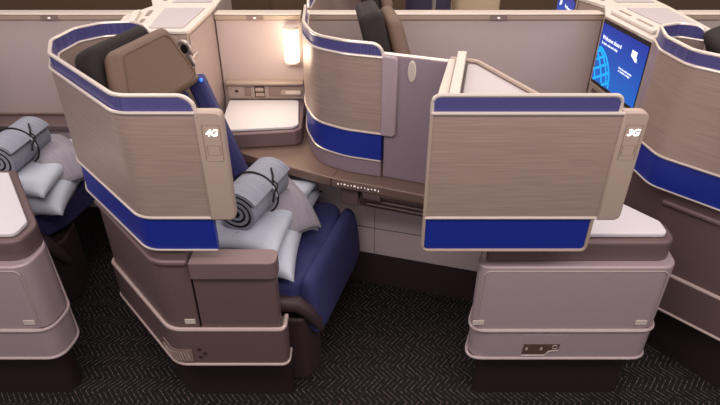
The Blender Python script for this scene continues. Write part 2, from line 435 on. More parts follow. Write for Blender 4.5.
# ------------------------------------------------------------------ aisle consoles (under 3G panel, and far left)
def console(dx, label, full=True):
    t = thing('aisle_console', label, 'console', loc=(0.7 + dx, 1.75, 0))
    base = [(0.395, 1.497), (1.088, 1.497), (1.10, 1.62), (0.80, 2.04), (0.60, 2.04)]
    rr = [0.04, 0.065, 0.09, 0.0, 0.0]
    sh = lambda P: [(p[0] + dx, p[1]) for p in P]
    up = sh(rounded(base, rr, True))
    put('side_panel', 'console', t, lambda bm: prism(bm, up, 0.395, 0.685), bevel=0.008, seg=3)
    P = [(p[0], p[1]) for p in up]
    def face_groove(bm):
        q = rrect(0.425 + dx, 1.06 + dx, 0.398, 0.668, [0.0, 0.0, 0.03, 0.03])
        tube(bm, [(p[0], 1.4965, p[1]) for p in q], 0.0016, n=5, closed=True)
    put('panel_seam', 'trim', t, face_groove)
    put('lower_panel', 'console', t, lambda bm: prism(bm, sh(rounded(inset(base, -0.002), [0.07, 0.07, 0.09, 0, 0], True)), 0.245, 0.385), bevel=0.004)
    def lip(z, r, o):
        q = rounded([base[4], base[0], base[1], base[2], base[3]], [0, 0.05, 0.065, 0.09, 0])
        Pp = resample(sh(q), 0.02); N = normals(Pp)
        return lambda bm: tube(bm, [(p.x + n.x * o, p.y + n.y * o, z) for p, n in zip(Pp, N)], r)
    put('middle_lip', 'ledge_pale2', t, lip(0.391, 0.0065, 0.003)); put('lower_lip', 'ledge_pale2', t, lip(0.247, 0.006, 0.002))
    put('kick_plinth', 'kick', t, lambda bm: prism(bm, sh(rounded(inset(base, 0.04), [0.03, 0.05, 0.08, 0, 0], True)), 0.0, 0.243))
    bnd = [(0.43, 1.53), (1.072, 1.53), (1.085, 1.64), (0.80, 2.04), (0.62, 2.04)]
    put('dark_band', 'brown', t, lambda bm: prism(bm, sh(rounded(bnd, [0.02, 0.06, 0.08, 0, 0], True)), 0.68, 0.765), bevel=0.010, seg=3)
    tr = [(0.45, 1.558), (1.05, 1.558), (1.055, 1.635), (0.80, 1.99), (0.63, 1.99)]
    put('table_top', 'white', t, lambda bm: prism(bm, sh(rounded(tr, [0.02, 0.03, 0.03, 0, 0], True)), 0.766, 0.781), bevel=0.003)
    for k, x in enumerate((0.43, 1.022) if full else (1.022,)):
        o = put('tag_plate', 'cream', t, lambda bm: tagplate(bm, x + dx, 1.497, 0.43, 0.024, 0.011), bevel=0.001)
    if full:
        a = put('power_outlet', 'console', t, lambda bm: plate(bm, (0.672, 1.4945, 0.312), (1, 0, 0), [(-0.085, -0.056), (0.085, -0.056), (0.098, 0.058), (-0.075, 0.058)], 0.006), bevel=0.002)
        put('socket_recess', 'dark_outlet', a, lambda bm: plate(bm, (0.672, 1.494, 0.31), (1, 0, 0), [(-0.062, -0.043), (0.025, -0.043), (0.038, -0.022), (0.072, -0.018), (0.076, 0.012), (-0.058, 0.012)], -0.001))
        def pins(bm):
            tube(bm, [(0.672 + 0.058 + 0.009 * math.cos(k), 1.4925, 0.308 + 0.009 * math.sin(k)) for k in [i * math.pi / 6 for i in range(12)]], 0.0016, n=5, closed=True)
        put('usb_ring', 'trim', a, pins)
        for x, z in ((-0.047, -0.01), (0.008, -0.01)):
            put('socket_pin', 'trim', a, lambda bm: plate(bm, (0.672 + x, 1.4925, 0.31 + z), (1, 0, 0), rrect(-0.005, 0.005, -0.007, 0.007, 0.003), -0.001))
        put('recess_edge', 'trim', a, lambda bm: tube(bm, [(0.61, 1.493, 0.266), (0.698, 1.493, 0.266), (0.711, 1.493, 0.287), (0.745, 1.493, 0.291)], 0.003, n=6))
    return t
M['ledge_pale2'] = mat('pale_console_lip', '#ccbaba', 0.3, 0.25)
M['dark_outlet'] = mat('outlet_recess', '#5f4540', 0.5)
console(0, 'mauve grey aisle console with power outlet, white table top, under the 3G panel')
console(-2.225, 'mauve grey aisle console cut off at left edge of photo, white table top', full=False)

# ------------------------------------------------------------------ privacy wall, monitor housing over the console
t = thing('privacy_wall', 'lilac wall with small oval lamp between curved shell and 3G panel', 'partition', loc=(0.26, 2.0, 0.7))
pw = [(0.098, 2.078), (0.335, 1.985)]
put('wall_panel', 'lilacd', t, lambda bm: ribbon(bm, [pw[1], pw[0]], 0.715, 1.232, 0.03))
put('wall_trim', 'trim', t, lambda bm: tube(bm, [(pw[0][0] - 0.01, pw[0][1] + 0.016, 1.236), (0.335, 1.997, 1.236)], 0.007))
d = (Vector(pw[1]) - Vector(pw[0])).normalized()
def oval(bm):
    q = [(0.105 + 0.0165 * math.cos(a), 1.185 + 0.042 * math.sin(a)) for a in [i * math.pi / 10 for i in range(20)]]
    plate(bm, (pw[0][0], pw[0][1], 0), (d.x, d.y, 0), q, -0.006)
l = put('oval_lamp', 'cream', t, oval, bevel=0.002)
def oval2(bm):
    q = [(0.105 + 0.011 * math.cos(a), 1.185 + 0.036 * math.sin(a)) for a in [i * math.pi / 10 for i in range(20)]]
    n = Vector((d.y, -d.x)); plate(bm, (pw[0][0] + n.x * 0.0065, pw[0][1] + n.y * 0.0065, 0), (d.x, d.y, 0), q, -0.002)
put('lamp_lens', 'trim', l, oval2)
t = thing('monitor_housing', 'lilac topped monitor housing with white bar, behind the 3G panel', 'monitor housing', loc=(0.36, 1.7, 0.8))
hp = rounded([(0.225, 1.495), (0.33, 1.95), (0.41, 1.925), (0.56, 1.55), (0.56, 1.495)], [0, 0, 0.03, 0, 0], True)
put('housing_body', 'lilac', t, lambda bm: prism(bm, hp, 0.80, 1.245), bevel=0.003)
put('top_panel', 'creamp', t, lambda bm: prism(bm, inset(hp, 0.008), 1.246, 1.252))
put('top_edge_trim', 'strip', t, lambda bm: tube(bm, [(p[0], p[1], 1.256) for p in rounded([(0.325, 1.965), (0.413, 1.932), (0.565, 1.545)], [0, 0.03, 0])], 0.009))
put('white_bar', 'cream', t, lambda bm: prism(bm, [(0.252, 1.52), (0.282, 1.515), (0.379, 1.962), (0.347, 1.966)], 1.24, 1.285), bevel=0.003)
put('side_rail', 'cream', t, lambda bm: prism(bm, [(0.208, 1.495), (0.245, 1.495), (0.34, 1.945), (0.315, 1.955)], 0.80, 1.262), bevel=0.004)
put('gap_seal', 'dark', t, lambda bm: prism(bm, [(0.285, 1.52), (0.291, 1.518), (0.378, 1.92), (0.372, 1.925)], 1.25, 1.262))

# ------------------------------------------------------------------ counter, side table, outlets of seat 4G
t = thing('counter', 'bronze curved counter with row of small lit icons, behind blanket roll', 'counter', loc=(-0.1, 2.4, 0.67))
cf = [(-0.60, 2.335), (-0.388, 2.204), (-0.251, 2.132), (-0.127, 2.068), (0.083, 1.992), (0.30, 1.905), (0.42, 1.86)]
cp = rounded(cf, 0.3) + [(0.42, 2.30), (0.10, 2.74), (-0.67, 2.74), (-0.67, 2.37)]
put('counter_top', 'bronze', t, lambda bm: prism(bm, cp, 0.668, 0.712), bevel=0.006, seg=3)
put('counter_seam', 'dark', t, lambda bm: tube(bm, [(-0.125, 2.061, 0.672), (-0.124, 2.062, 0.710), (-0.10, 2.12, 0.7125)], 0.0018, n=5))
ic = [(-0.105 + 0.014 * k, 0) for k in range(14)]
def icons(bm):
    a = Vector((-0.10, 2.054)); b = Vector((0.083, 1.988)); dd = (b - a).normalized()
    for k, L_ in enumerate((0.006, 0.004, 0.008, 0.004, 0.004, 0.009, 0.006, 0.004, 0.004, 0.007, 0.004, 0.007, 0.005)):
        p = a + (b - a) * ((k + 0.5) / 13)
        plate(bm, (p.x, p.y - 0.0035, 0.694 + (0.002 if k % 3 else -0.001)), (dd.x, dd.y, 0), rrect(-L_ / 2, L_ / 2, -0.0035, 0.0035, 0.0015, 3), -0.001)
put('control_icons', 'icon', t, icons)
t = thing('storage_shelf', 'dark brown slatted shelf tucked under the bronze counter', 'shelf', loc=(0.15, 2.1, 0.56))
M['dark_shelf'] = mat('dark_mauve_shelf', '#4a3836', 0.45)
def slotbox(bm):
    q = [(0.0, 2.065), (0.42, 1.915), (0.42, 2.1), (0.0, 2.2)]
    prism(bm, q, 0.575, 0.664)
put('shelf_body', 'dark_shelf', t, slotbox, bevel=0.003)
def slats(bm):
    for z in (0.593, 0.613, 0.633):
        tube(bm, [(0.03, 2.05, z), (0.42, 1.91, z)], 0.004, n=6)
put('shelf_slats', 'brown', t, slats)
put('shelf_lip', 'bronze', t, lambda bm: tube(bm, [(0.085, 2.012, 0.655), (0.42, 1.893, 0.655)], 0.006))
put('shelf_bracket', 'brown', t, lambda bm: prism(bm, rounded([(-0.085, 2.085), (-0.005, 2.053), (0.0, 2.16), (-0.07, 2.18)], 0.012, True), 0.572, 0.667), bevel=0.006)
put('shelf_catch', 'brown', t, lambda bm: prism(bm, [(0.01, 2.025), (0.085, 1.998), (0.095, 2.03), (0.02, 2.06)], 0.635, 0.667), bevel=0.003)
t = thing('footwell_cabinet', 'pale lilac cabinet with thin seams under the bronze counter', 'cabinet', loc=(0.0, 2.4, 0))
cabp = [(-0.62, 2.41), (-0.04, 2.255), (0.60, 2.07), (0.60, 2.5), (-0.62, 2.7)]
M['lilac_cab'] = mat('pale_lilac_cabinet', '#d2bfc0', 0.5)
put('cabinet_body', 'lilac_cab', t, lambda bm: prism(bm, cabp, 0.19, 0.664), bevel=0.003)
def seams(bm):
    e = Vector((0.60, 2.07)) - Vector((-0.04, 2.255)); e.normalize()
    def q(s, z): p = Vector((-0.04, 2.255)) + e * s; return (p.x, p.y - 0.0005, z)
    tube(bm, [q(-0.02, 0.345), q(0.64, 0.345)], 0.002, n=5); tube(bm, [q(0.115, 0.19), q(0.115, 0.57)], 0.0012, n=5)
    tube(bm, [(-0.6, 2.4045, 0.345), (-0.04, 2.2545, 0.345)], 0.002, n=5); tube(bm, [(-0.20, 2.2965, 0.19), (-0.20, 2.2965, 0.66)], 0.0014, n=5)
put('panel_seams', 'dark', t, seams)
M['kick2'] = mat('mauve_kick', '#3b2a2c', 0.6)
put('kick_plinth', 'kick2', t, lambda bm: prism(bm, inset(cabp, 0.008), 0.0, 0.188))

t = thing('side_table', 'white topped side table beside the 4G seat under warm lamp', 'side table', loc=(-0.47, 2.55, 0.71))
tp = [(-0.68, 2.745), (-0.285, 2.745), (-0.272, 2.40), (-0.30, 2.372), (-0.66, 2.325)]
put('table_base', 'ledge', t, lambda bm: prism(bm, rounded(tp, [0, 0, 0.05, 0.03, 0.02], True), 0.713, 0.788), bevel=0.006)
tt_ = [(-0.672, 2.722), (-0.315, 2.722), (-0.288, 2.42), (-0.31, 2.392), (-0.645, 2.35)]
put('table_top', 'white', t, lambda bm: prism(bm, rounded(tt_, [0.02, 0.03, 0.03, 0.02, 0.03], True), 0.789, 0.802), bevel=0.003)
t = thing('outlet_panel', 'outlet and handset panel along the back of the white side table', 'outlet panel', loc=(-0.48, 2.74, 0.8))
M['outlet_face'] = mat('outlet_panel_face', '#ae9c96', 0.45)
put('panel_body', 'outlet_face', t, lambda bm: box(bm, (-0.675, 2.735, 0.803), (-0.285, 2.758, 0.885)))
put('panel_ledge', 'strip', t, lambda bm: box(bm, (-0.677, 2.705, 0.886), (-0.285, 2.758, 0.900)), bevel=0.004)
def pl(x0, x1, z0, z1, r, yy=2.7345): return lambda bm: plate(bm, (0, yy, 0), (1, 0, 0), rrect(x0, x1, z0, z1, r), -0.003)
put('socket', 'outlet', t, pl(-0.592, -0.557, 0.818, 0.866, 0.004))
put('headphone_jack', 'dark', t, pl(-0.640, -0.622, 0.838, 0.850, 0.005))
b = put('switch_block', 'dark', t, pl(-0.540, -0.487, 0.812, 0.870, 0.008))
put('switch_button', 'strip', b, pl(-0.534, -0.493, 0.845, 0.864, 0.006, 2.731)); put('switch_button', 'strip', b, pl(-0.534, -0.490, 0.818, 0.836, 0.003, 2.731))
b = put('handset_dock', 'outlet', t, pl(-0.470, -0.29, 0.815, 0.870, 0.012))
put('handset', 'strip', b, pl(-0.405, -0.30, 0.826, 0.852, 0.010, 2.731))
put('handset_display', 'trim', b, pl(-0.380, -0.305, 0.831, 0.847, 0.005, 2.728))

# side lamp
t = thing('wall_lamp', 'glowing warm white cylinder lamp on divider beside the curved shell', 'lamp', loc=(-0.333, 2.72, 1.0))
def cyl(bm, c, r, z0, z1, n=20, mi=0):
    prism(bm, [(c[0] + r * math.cos(2 * math.pi * k / n), c[1] + r * math.sin(2 * math.pi * k / n)) for k in range(n)], z0, z1, mi)
put('lamp_diffuser', 'lamp', t, lambda bm: cyl(bm, (-0.333, 2.715), 0.036, 1.008, 1.165), bevel=0.004)
put('lamp_ring', 'cream', t, lambda bm: cyl(bm, (-0.333, 2.715), 0.038, 1.166, 1.176), bevel=0.002)
put('lamp_base', 'cream', t, lambda bm: cyl(bm, (-0.333, 2.715), 0.038, 0.998, 1.007), bevel=0.002)
pt = bpy.data.lights.new('lamp_light', 'POINT'); pt.energy = 2.0; pt.color = (1, 0.82, 0.58); pt.shadow_soft_size = 0.05
po = bpy.data.objects.new('lamp_light', pt); C.objects.link(po); po.location = (-0.40, 2.50, 1.10)

# ------------------------------------------------------------------ monitor towers (seat 3 at right, seat 5 at left)
def tower(dx, label, screen=True):
    yn = 2.20 if screen else 2.36
    t = thing('monitor_tower', label, 'monitor tower', loc=(1.32 + dx, 2.55, 0.0))
    sh = lambda P: [(p[0] + dx, p[1]) for p in P]
    poly = [(1.19, 2.80), (1.122, 2.61), (1.165, yn), (1.23, max(2.30, yn)), (1.468, 2.355), (1.483, 2.80)]
    put('tower_body', 'strip', t, lambda bm: prism(bm, sh(poly), 0.78, 1.236), bevel=0.003)
    put('side_panel', 'side_brushed', t, lambda bm: ribbon(bm, sh([(1.484, 2.755), (1.470, 2.37)]), 0.80, 1.225, 0.004, off=-0.003))
    put('tower_foot', 'lilac_cab', t, lambda bm: prism(bm, sh(inset(poly, 0.01)), 0.0, 0.779))
    a, b = Vector((1.122 + dx, 2.61)), Vector((1.165 + dx, 2.20)); e = (b - a).normalized()
    top = [(1.185, 2.80), (1.116, 2.61), (1.160, yn - 0.01), (1.235, max(2.295, yn - 0.005)), (1.475, 2.345), (1.49, 2.80)]
    put('top_cap', 'cream', t, lambda bm: prism(bm, sh(rounded(top, [0, 0, 0.01, 0, 0.03, 0], True)), 1.237, 1.252), bevel=0.004)
    put('top_panel', 'creamp', t, lambda bm: prism(bm, sh(rounded([(1.265, 2.74), (1.30, 2.39), (1.445, 2.39), (1.455, 2.74)], [0, 0.01, 0.01, 0], True)), 1.2525, 1.256), bevel=0.001)
    put('top_bar', 'cream', t, lambda bm: prism(bm, sh([(1.15, 2.64), (1.18, 2.66), (1.215, yn + 0.11), (1.185, yn + 0.09)]), 1.2525, 1.268), bevel=0.004)
    def vent(bm):
        for y0, y1 in ((2.42, 2.54), (2.60, 2.70)):
            prism(bm, sh([(1.205 + (2.7 - y0) * 0.1, y0), (1.222 + (2.7 - y0) * 0.1, y0), (1.222 + (2.7 - y1) * 0.1, y1), (1.205 + (2.7 - y1) * 0.1, y1)]), 1.2525, 1.2545)
    put('top_vent', 'outlet', t, vent)
    if screen:
        # plate axes: ux runs from far (a) to near (b); outward normal = ux x z = -X side
        n = Vector((e.y, -e.x))
        W = (b - a).length
        def on(s, z, o): p = a + e * s + n * o; return (p.x, p.y, z)
        fr = put('monitor_frame', 'strip', t, lambda bm: plate(bm, on(0, 0, 0.006), (e.x, e.y, 0), rrect(-0.01, W, 0.93, 1.248, 0.008), 0.006), bevel=0.002)
        put('monitor_bezel', 'bezel', fr, lambda bm: plate(bm, on(0, 0, 0.008), (e.x, e.y, 0), rrect(0.004, W - 0.018, 0.945, 1.240, 0.004), 0.002))
        s0, s1, z0, z1 = 0.008, W - 0.022, 0.962, 1.222
        sc_ = put('monitor_screen', 'screen', fr, lambda bm: plate(bm, on(0, 0, 0.010), (e.x, e.y, 0), rrect(s0, s1, z0, z1, 0.002), 0.002))
        # lattice globe, clipped to the screen
        gx, gz, gr = 0.005, 0.955, 0.165
        def globe(bm):
            w = 0.0125
            def seg(p, q):
                (x0, y0), (x1, y1) = p, q
                if min(x0, x1) < s0 or max(x0, x1) > s1 or min(y0, y1) < z0 or max(y0, y1) > z1: return
                dv = Vector((x1 - x0, y1 - y0)); L_ = dv.length
                if L_ < 1e-5: return
                dv /= L_; nv = Vector((-dv.y, dv.x)) * w / 2
                c4 = [(x0 - nv.x, y0 - nv.y), (x1 - nv.x, y1 - nv.y), (x1 + nv.x, y1 + nv.y), (x0 + nv.x, y0 + nv.y)]
                bm.faces.new([bm.verts.new(on(c[0], c[1], 0.0108)) for c in c4])
            def gp(lat, lon):
                x, y, z = math.cos(lat) * math.sin(lon), math.sin(lat), math.cos(lat) * math.cos(lon)
                c_, s_ = math.cos(0.5), math.sin(0.5); x, y = x * c_ - y * s_, x * s_ + y * c_
                return (gx + gr * x, gz + gr * y) if z > -0.02 else None
            for la in range(-75, 90, 15):
                for k in range(-90, 90, 6):
                    p, q = gp(R(la), R(k)), gp(R(la), R(k + 6))
                    if p and q: seg(p, q)
            for lo in range(-75, 91, 22):
                for k in range(-90, 90, 6):
                    p, q = gp(R(k), R(lo)), gp(R(k + 6), R(lo))
                    if p and q: seg(p, q)
        put('globe_graphic', 'cyan', sc_, globe)
        Rm = Matrix(((e.x, 0, n.x), (e.y, 0, n.y), (0, 1, 0)))
        text_mesh('screen_text', 'Welcome aboard', 0.026, 'scrtext', sc_, on(0.03, 1.165, 0.0112), Rm, align='LEFT', squash=0.92)
        text_mesh('screen_text', "Sit back, relax and enjoy", 0.0155, 'scrtext', sc_, on(0.03, 1.141, 0.0112), Rm, align='LEFT', squash=0.95)
        text_mesh('screen_text', 'Use the touch screen\nor handset to begin', 0.0125, 'scrtext', sc_, on(0.215, 1.075, 0.0112), Rm, align='LEFT', squash=1.0)
        def mark(bm):
            for i in range(3):
                x = 0.285 + i * 0.014; plate(bm, on(0, 0, 0.0112), (e.x, e.y, 0), [(x, 1.155 - i * 0.006), (x + 0.012, 1.15 - i * 0.006), (x + 0.012, 1.18), (x, 1.18)], 0.0005)
            plate(bm, on(0, 0, 0.0112), (e.x, e.y, 0), [(0.315, 1.150), (0.335, 1.138), (0.330, 1.156)], 0.0005)
        put('alliance_mark', 'scrtext', sc_, mark)
        put('control_pad', 'dark_outlet', t, lambda bm: plate(bm, on(0, 0, 0.003), (e.x, e.y, 0), rrect(0.02, 0.10, 0.885, 0.915, 0.004), 0.004))
    return t
M['side_brushed'] = mat('brushed_lilac_side', '#a3918e', 0.5, 0.1, streak=((7, 7, 250), 0.08))
def screen_mat():
    m = mat('blue_screen', '#0a1a50', 0.25); nt = m.node_tree; N = nt.nodes; L = nt.links; b = N['Principled BSDF']
    tc = N.new('ShaderNodeTexCoord'); sp = N.new('ShaderNodeSeparateXYZ'); L.new(tc.outputs['Generated'], sp.inputs[0])
    r = N.new('ShaderNodeValToRGB'); r.color_ramp.elements[0].color = lin('#1468c8'); r.color_ramp.elements[1].color = lin('#12309c')
    L.new(sp.outputs['Z'], r.inputs[0]); L.new(r.outputs[0], b.inputs['Emission Color']); b.inputs['Emission Strength'].default_value = 0.95
    return m
M['screen'] = screen_mat()
tw3 = tower(0, 'pale monitor tower with lit blue welcome screen beside the right shell')
tw5 = tower(-2.19, 'pale monitor tower top behind the brown 4G headrest', screen=False)
def mirror(o, label, dx=0.0, group=None):
    """the unit on the far side of the divider: the same piece turned about"""
    y = o.location.y
    return dup(o, (o.location.x + dx, 2 * 2.803 - y, o.location.z), label, scale=(1, -1, 1), group=group)
mirror(tw3, 'pale monitor tower beyond the divider at upper right')
mirror(tw5, 'pale monitor tower beyond the divider at upper left')
mirror(s3, 'small edge of far seat shell beyond the divider, above warm lamp')

# chrome reading lamp on seat 4G side
t = thing('reading_lamp', 'round chrome reading lamp beside the brown 4G headrest', 'reading lamp', loc=(-0.71, 2.28, 1.2))
def ringlamp(bm):
    c = Vector((-0.725, 2.295, 1.195))
    for k in range(1): pass
    pts = [c + Vector((0.026 * math.cos(a), -0.010 * math.cos(a), 0.028 * math.sin(a))) for a in [i * math.pi / 9 for i in range(18)]]
    tube(bm, [tuple(p) for p in pts], 0.009, closed=True)
put('lamp_ring', 'chrome', t, ringlamp)
put('lamp_core', 'bezel', t, lambda bm: tube(bm, [(-0.725, 2.30, 1.195), (-0.722, 2.288, 1.194)], 0.018, n=14))
put('lamp_bracket', 'chrome', t, lambda bm: tube(bm, [(-0.70, 2.285, 1.15), (-0.70, 2.38, 1.15)], 0.008))
put('lamp_neck', 'chrome', t, lambda bm: tube(bm, [(-0.71, 2.29, 1.172), (-0.70, 2.285, 1.15), (-0.695, 2.29, 1.125)], [0.011, 0.009, 0.011]))
# ------------------------------------------------------------------ seats
def rotY(a): return Matrix.Rotation(R(a), 3, 'Y')
def seat(name_label, low=True):
    """modelled at seat 4G"""
    t = thing('airline_seat', name_label, 'seat', loc=(-0.45, 1.88, 0))
    ax = (-0.724, 1.94, 1.246)
    TN = Vector((-0.802, 1.80, 1.338)); U = Vector((0.243, 0.970, 0)); Wd = Vector((0.455, -0.114, -0.883)); Nn = Vector((0.857, -0.214, 0.469))
    def hp_(u, w, n): return TN + U * u + Wd * w + Nn * n
    def slab(us, w0, w1, n0, n1):
        # wedge shaped pad: narrower at the top, wider at the bottom
        def fn(bm):
            vs = [bm.verts.new(hp_(u, w, n)) for n in (n0, n1) for u, w in ((us[0], w0), (us[1], w0), (us[2], w1), (us[3], w1))]
            for f in ((0, 1, 2, 3), (4, 7, 6, 5), (0, 4, 5, 1), (1, 5, 6, 2), (2, 6, 7, 3), (3, 7, 4, 0)): bm.faces.new([vs[k] for k in f])
        return fn
    hc = put('headrest', 'leather', t, slab((0.0, 0.335, 0.35, -0.17), 0.0, 0.235, -0.065, 0.0), bevel=0.030, seg=5, smooth=80)
    def piping(bm):
        q = rounded([(0.03, 0.03), (0.30, 0.03), (0.325, 0.215), (-0.11, 0.215)], 0.035, True)
        tube(bm, [tuple(hp_(u, w, 0.0005)) for u, w in q], 0.0024, n=5, closed=True)
    put('headrest_piping', 'leather_seam', hc, piping)
    put('headrest_back', 'leather_dark', t, slab((-0.01, 0.32, 0.33, -0.15), -0.045, 0.24, -0.165, -0.068), bevel=0.028, seg=4, smooth=80)
    put('backrest', 'navy', t, lambda bm: box(bm, (-0.79, 1.70, 0.50), (-0.68, 2.12, 1.10), rot=rotY(-10), about=(-0.72, 1.9, 1.12)), bevel=0.04, seg=4, smooth=80)
    if not low: return t
    put('backrest_wing', 'navy', t, lambda bm: box(bm, (-0.69, 2.12, 0.55), (-0.62, 2.19, 1.13), rot=rotY(-17), about=(-0.64, 2.16, 1.12)), bevel=0.02, seg=3, smooth=80)
    put('shoulder_clip', 'blueled', t, lambda bm: box(bm, (-0.628, 2.108, 1.118), (-0.616, 2.120, 1.132)), bevel=0.004)
    cush = rounded([(-0.60, 1.62), (-0.25, 1.62), (-0.165, 1.75), (-0.075, 2.22), (-0.60, 2.24)], [0.03, 0.04, 0.1, 0.09, 0.03], True)
    put('seat_cushion', 'navy', t, lambda bm: prism(bm, cush, 0.37, 0.50), bevel=0.035, seg=4, smooth=80)
    def leg(bm):
        # padded leg rest hanging from the cushion front, leaning outward at the foot
        A = [(-0.245, 1.64), (-0.075, 2.20)]; 
        e = (Vector(A[1]) - Vector(A[0])).normalized(); n = Vector((e.y, -e.x))
        prof = [(0.0, 0.515), (0.05, 0.51), (0.072, 0.47), (0.088, 0.35), (0.098, 0.24), (0.07, 0.205), (0.03, 0.24), (0.0, 0.36)]
        m = 16; L_ = (Vector(A[1]) - Vector(A[0])).length; rows = []
        for i in range(m + 1):
            s = i / m; k = 1 - 0.13 * abs(2 * s - 1) ** 8; row = []
            for o, z in prof:
                zz = 0.36 + (z - 0.36) * k
                p = Vector(A[0]) + e * (0.5 + (s - 0.5) * (0.99)) * L_ + n * o * k
                row.append(bm.verts.new((p.x, p.y, zz)))
            rows.append(row)
        for r0, r1 in zip(rows[:-1], rows[1:]):
            for j in range(len(prof)): bm.faces.new((r0[j], r0[(j + 1) % len(prof)], r1[(j + 1) % len(prof)], r1[j]))
        bm.faces.new(rows[0]); bm.faces.new(rows[-1])
    o = put('leg_rest', 'navy', t, leg, smooth=80)
    s = o.modifiers.new('sub', 'SUBSURF'); s.levels = 1; s.render_levels = 2
    def rim(bm):
        tube(bm, [(-0.60, 1.612, 0.42), (-0.30, 1.612, 0.42), (-0.245, 1.62, 0.41), (-0.205, 1.625, 0.37), (-0.175, 1.64, 0.30), (-0.16, 1.66, 0.24)], [0.035, 0.035, 0.035, 0.03, 0.026, 0.016], n=10)
    put('side_rim', 'dark_rim', t, rim, smooth=80)
    put('seat_foot', 'kick2', t, lambda bm: prism(bm, rounded([(-0.60, 1.62), (-0.22, 1.60), (-0.165, 1.70), (-0.19, 1.86), (-0.60, 2.1)], [0, 0.05, 0.04, 0.05, 0], True), 0.0, 0.34), bevel=0.01)
    return t
M['leather_seam'] = mat('leather_seam', '#5a4436', 0.6)
M['dark_rim'] = mat('dark_seat_rim', '#45353a', 0.5)
st4 = seat('airline seat with brown leather headrest and navy cushion inside the 4G shell')
L4 = Vector(st4.location)
st5 = dup(st4, L4 + Vector((-1.22, 0.44, 0)), 'navy seat under the pillows at far left of photo', skip=('backrest_wing', 'shoulder_clip', 'leg_rest'))
sh_ = seat('seat with brown headrest rising behind curved shell and lilac wall', low=False)
sh_.location = L4 + Vector((0.605, 0.47, -0.055)); sh_.rotation_euler = (0, R(14), R(17))
dup(sh_, L4 + Vector((PX + 0.0, 0.02, 0)), 'dark headrest of seat at right edge of photo', rotz=0)
far = dup(sh_, L4 + Vector((0.57, 1.60, -0.03)), 'seat headrest beyond the divider, above the curved shell')
# ------------------------------------------------------------------ bedding
def pillow_bm(bm, L_, W_, H_, seed=0, nx=26, ny=20):
    rnd = random.Random(seed); ph = [rnd.uniform(0, 6) for _ in range(6)]
    for sgn in (1, -1):
        g = []
        for i in range(nx + 1):
            row = []
            for j in range(ny + 1):
                u = -1 + 2 * i / nx; v = -1 + 2 * j / ny
                pin = 1 - 0.15 * (1 - u * u) * abs(v) ** 3; pin2 = 1 - 0.15 * (1 - v * v) * abs(u) ** 3
                h = max(0.0, (1 - u ** 4) * (1 - v ** 4)) ** 0.55
                wr = 0.07 * math.sin(5 * u + 4 * v * v + ph[0]) + 0.06 * math.sin(9 * v - 3 * u + ph[1]) + 0.04 * math.sin(14 * u * v + ph[2])
                row.append(bm.verts.new((u * L_ / 2 * pin2, v * W_ / 2 * pin, sgn * H_ / 2 * h * (1 + wr))))
            g.append(row)
        for i in range(nx):
            for j in range(ny): bm.faces.new((g[i][j], g[i + 1][j], g[i + 1][j + 1], g[i][j + 1]))
    bmesh.ops.remove_doubles(bm, verts=bm.verts, dist=0.0006)
def pillow(loc, rz, label, L_=0.46, W_=0.34, H_=0.10, seed=0, tilt=(0, 0)):
    bm = nbm(); pillow_bm(bm, L_, W_, H_, seed); o = link('pillow', bm, 'pillow', smooth=180)
    o.location = loc; o.rotation_euler = (R(tilt[0]), R(tilt[1]), R(rz)); tag(o, label, 'pillow', None)
    def se(bm):
        q = rrect(-L_ / 2 + 0.012, L_ / 2 - 0.012, -W_ / 2 + 0.012, W_ / 2 - 0.012, 0.01)
    return o
def folded(loc, rz, label, L_=0.36, W_=0.23):
    """a folded blanket, laid over the pillows and dropping at its front end"""
    t = thing('folded_blanket', label, 'blanket', loc=loc); t.rotation_euler = (0, 0, R(rz))
    def layer(dz, dx, mi=0):
        def fn(bm):
            m = 24; n = 10; top, bot = [], []
            for i in range(m + 1):
                s = i / m; x = -L_ / 2 + L_ * s + dx
                z = 0.0 if s < 0.5 else -0.115 * ((s - 0.5) / 0.5) ** 1.8
                z += 0.006 * math.sin(7 * s + dz * 90)
                rt, rb = [], []
                for j in range(n + 1):
                    v = -1 + 2 * j / n; y = v * (W_ / 2 + 0.008 * math.sin(5 * s + dz * 60)); zz = z - 0.028 * abs(v) ** 4 + dz
                    rt.append(bm.verts.new((x - 0.06 * max(0, s - .5), y, zz + 0.011))); rb.append(bm.verts.new((x - 0.06 * max(0, s - .5), y, zz - 0.006)))
                top.append(rt); bot.append(rb)
            for i in range(m):
                for j in range(n):
                    bm.faces.new((top[i][j], top[i + 1][j], top[i + 1][j + 1], top[i][j + 1])); bm.faces.new((bot[i][j], bot[i][j + 1], bot[i + 1][j + 1], bot[i + 1][j]))
                bm.faces.new((top[i][0], bot[i][0], bot[i + 1][0], top[i + 1][0])); bm.faces.new((top[i][n], top[i + 1][n], bot[i + 1][n], bot[i][n]))
            for j in range(n):
                bm.faces.new((top[0][j], top[0][j + 1], bot[0][j + 1], bot[0][j])); bm.faces.new((top[m][j], bot[m][j], bot[m][j + 1], top[m][j + 1]))
        return fn
    for k in range(2):
        bm = nbm(); layer(0.018 - k * 0.019, 0.0 - k * 0.012)(bm); o = link('blanket_layer', bm, 'blanket', t, smooth=70, bevel=0.005, seg=2)
    def tgl(bm): box(bm, (L_ / 2 - 0.055, -W_ / 2 + 0.03, -0.058), (L_ / 2 - 0.030, -W_ / 2 + 0.034, -0.040))
    return t
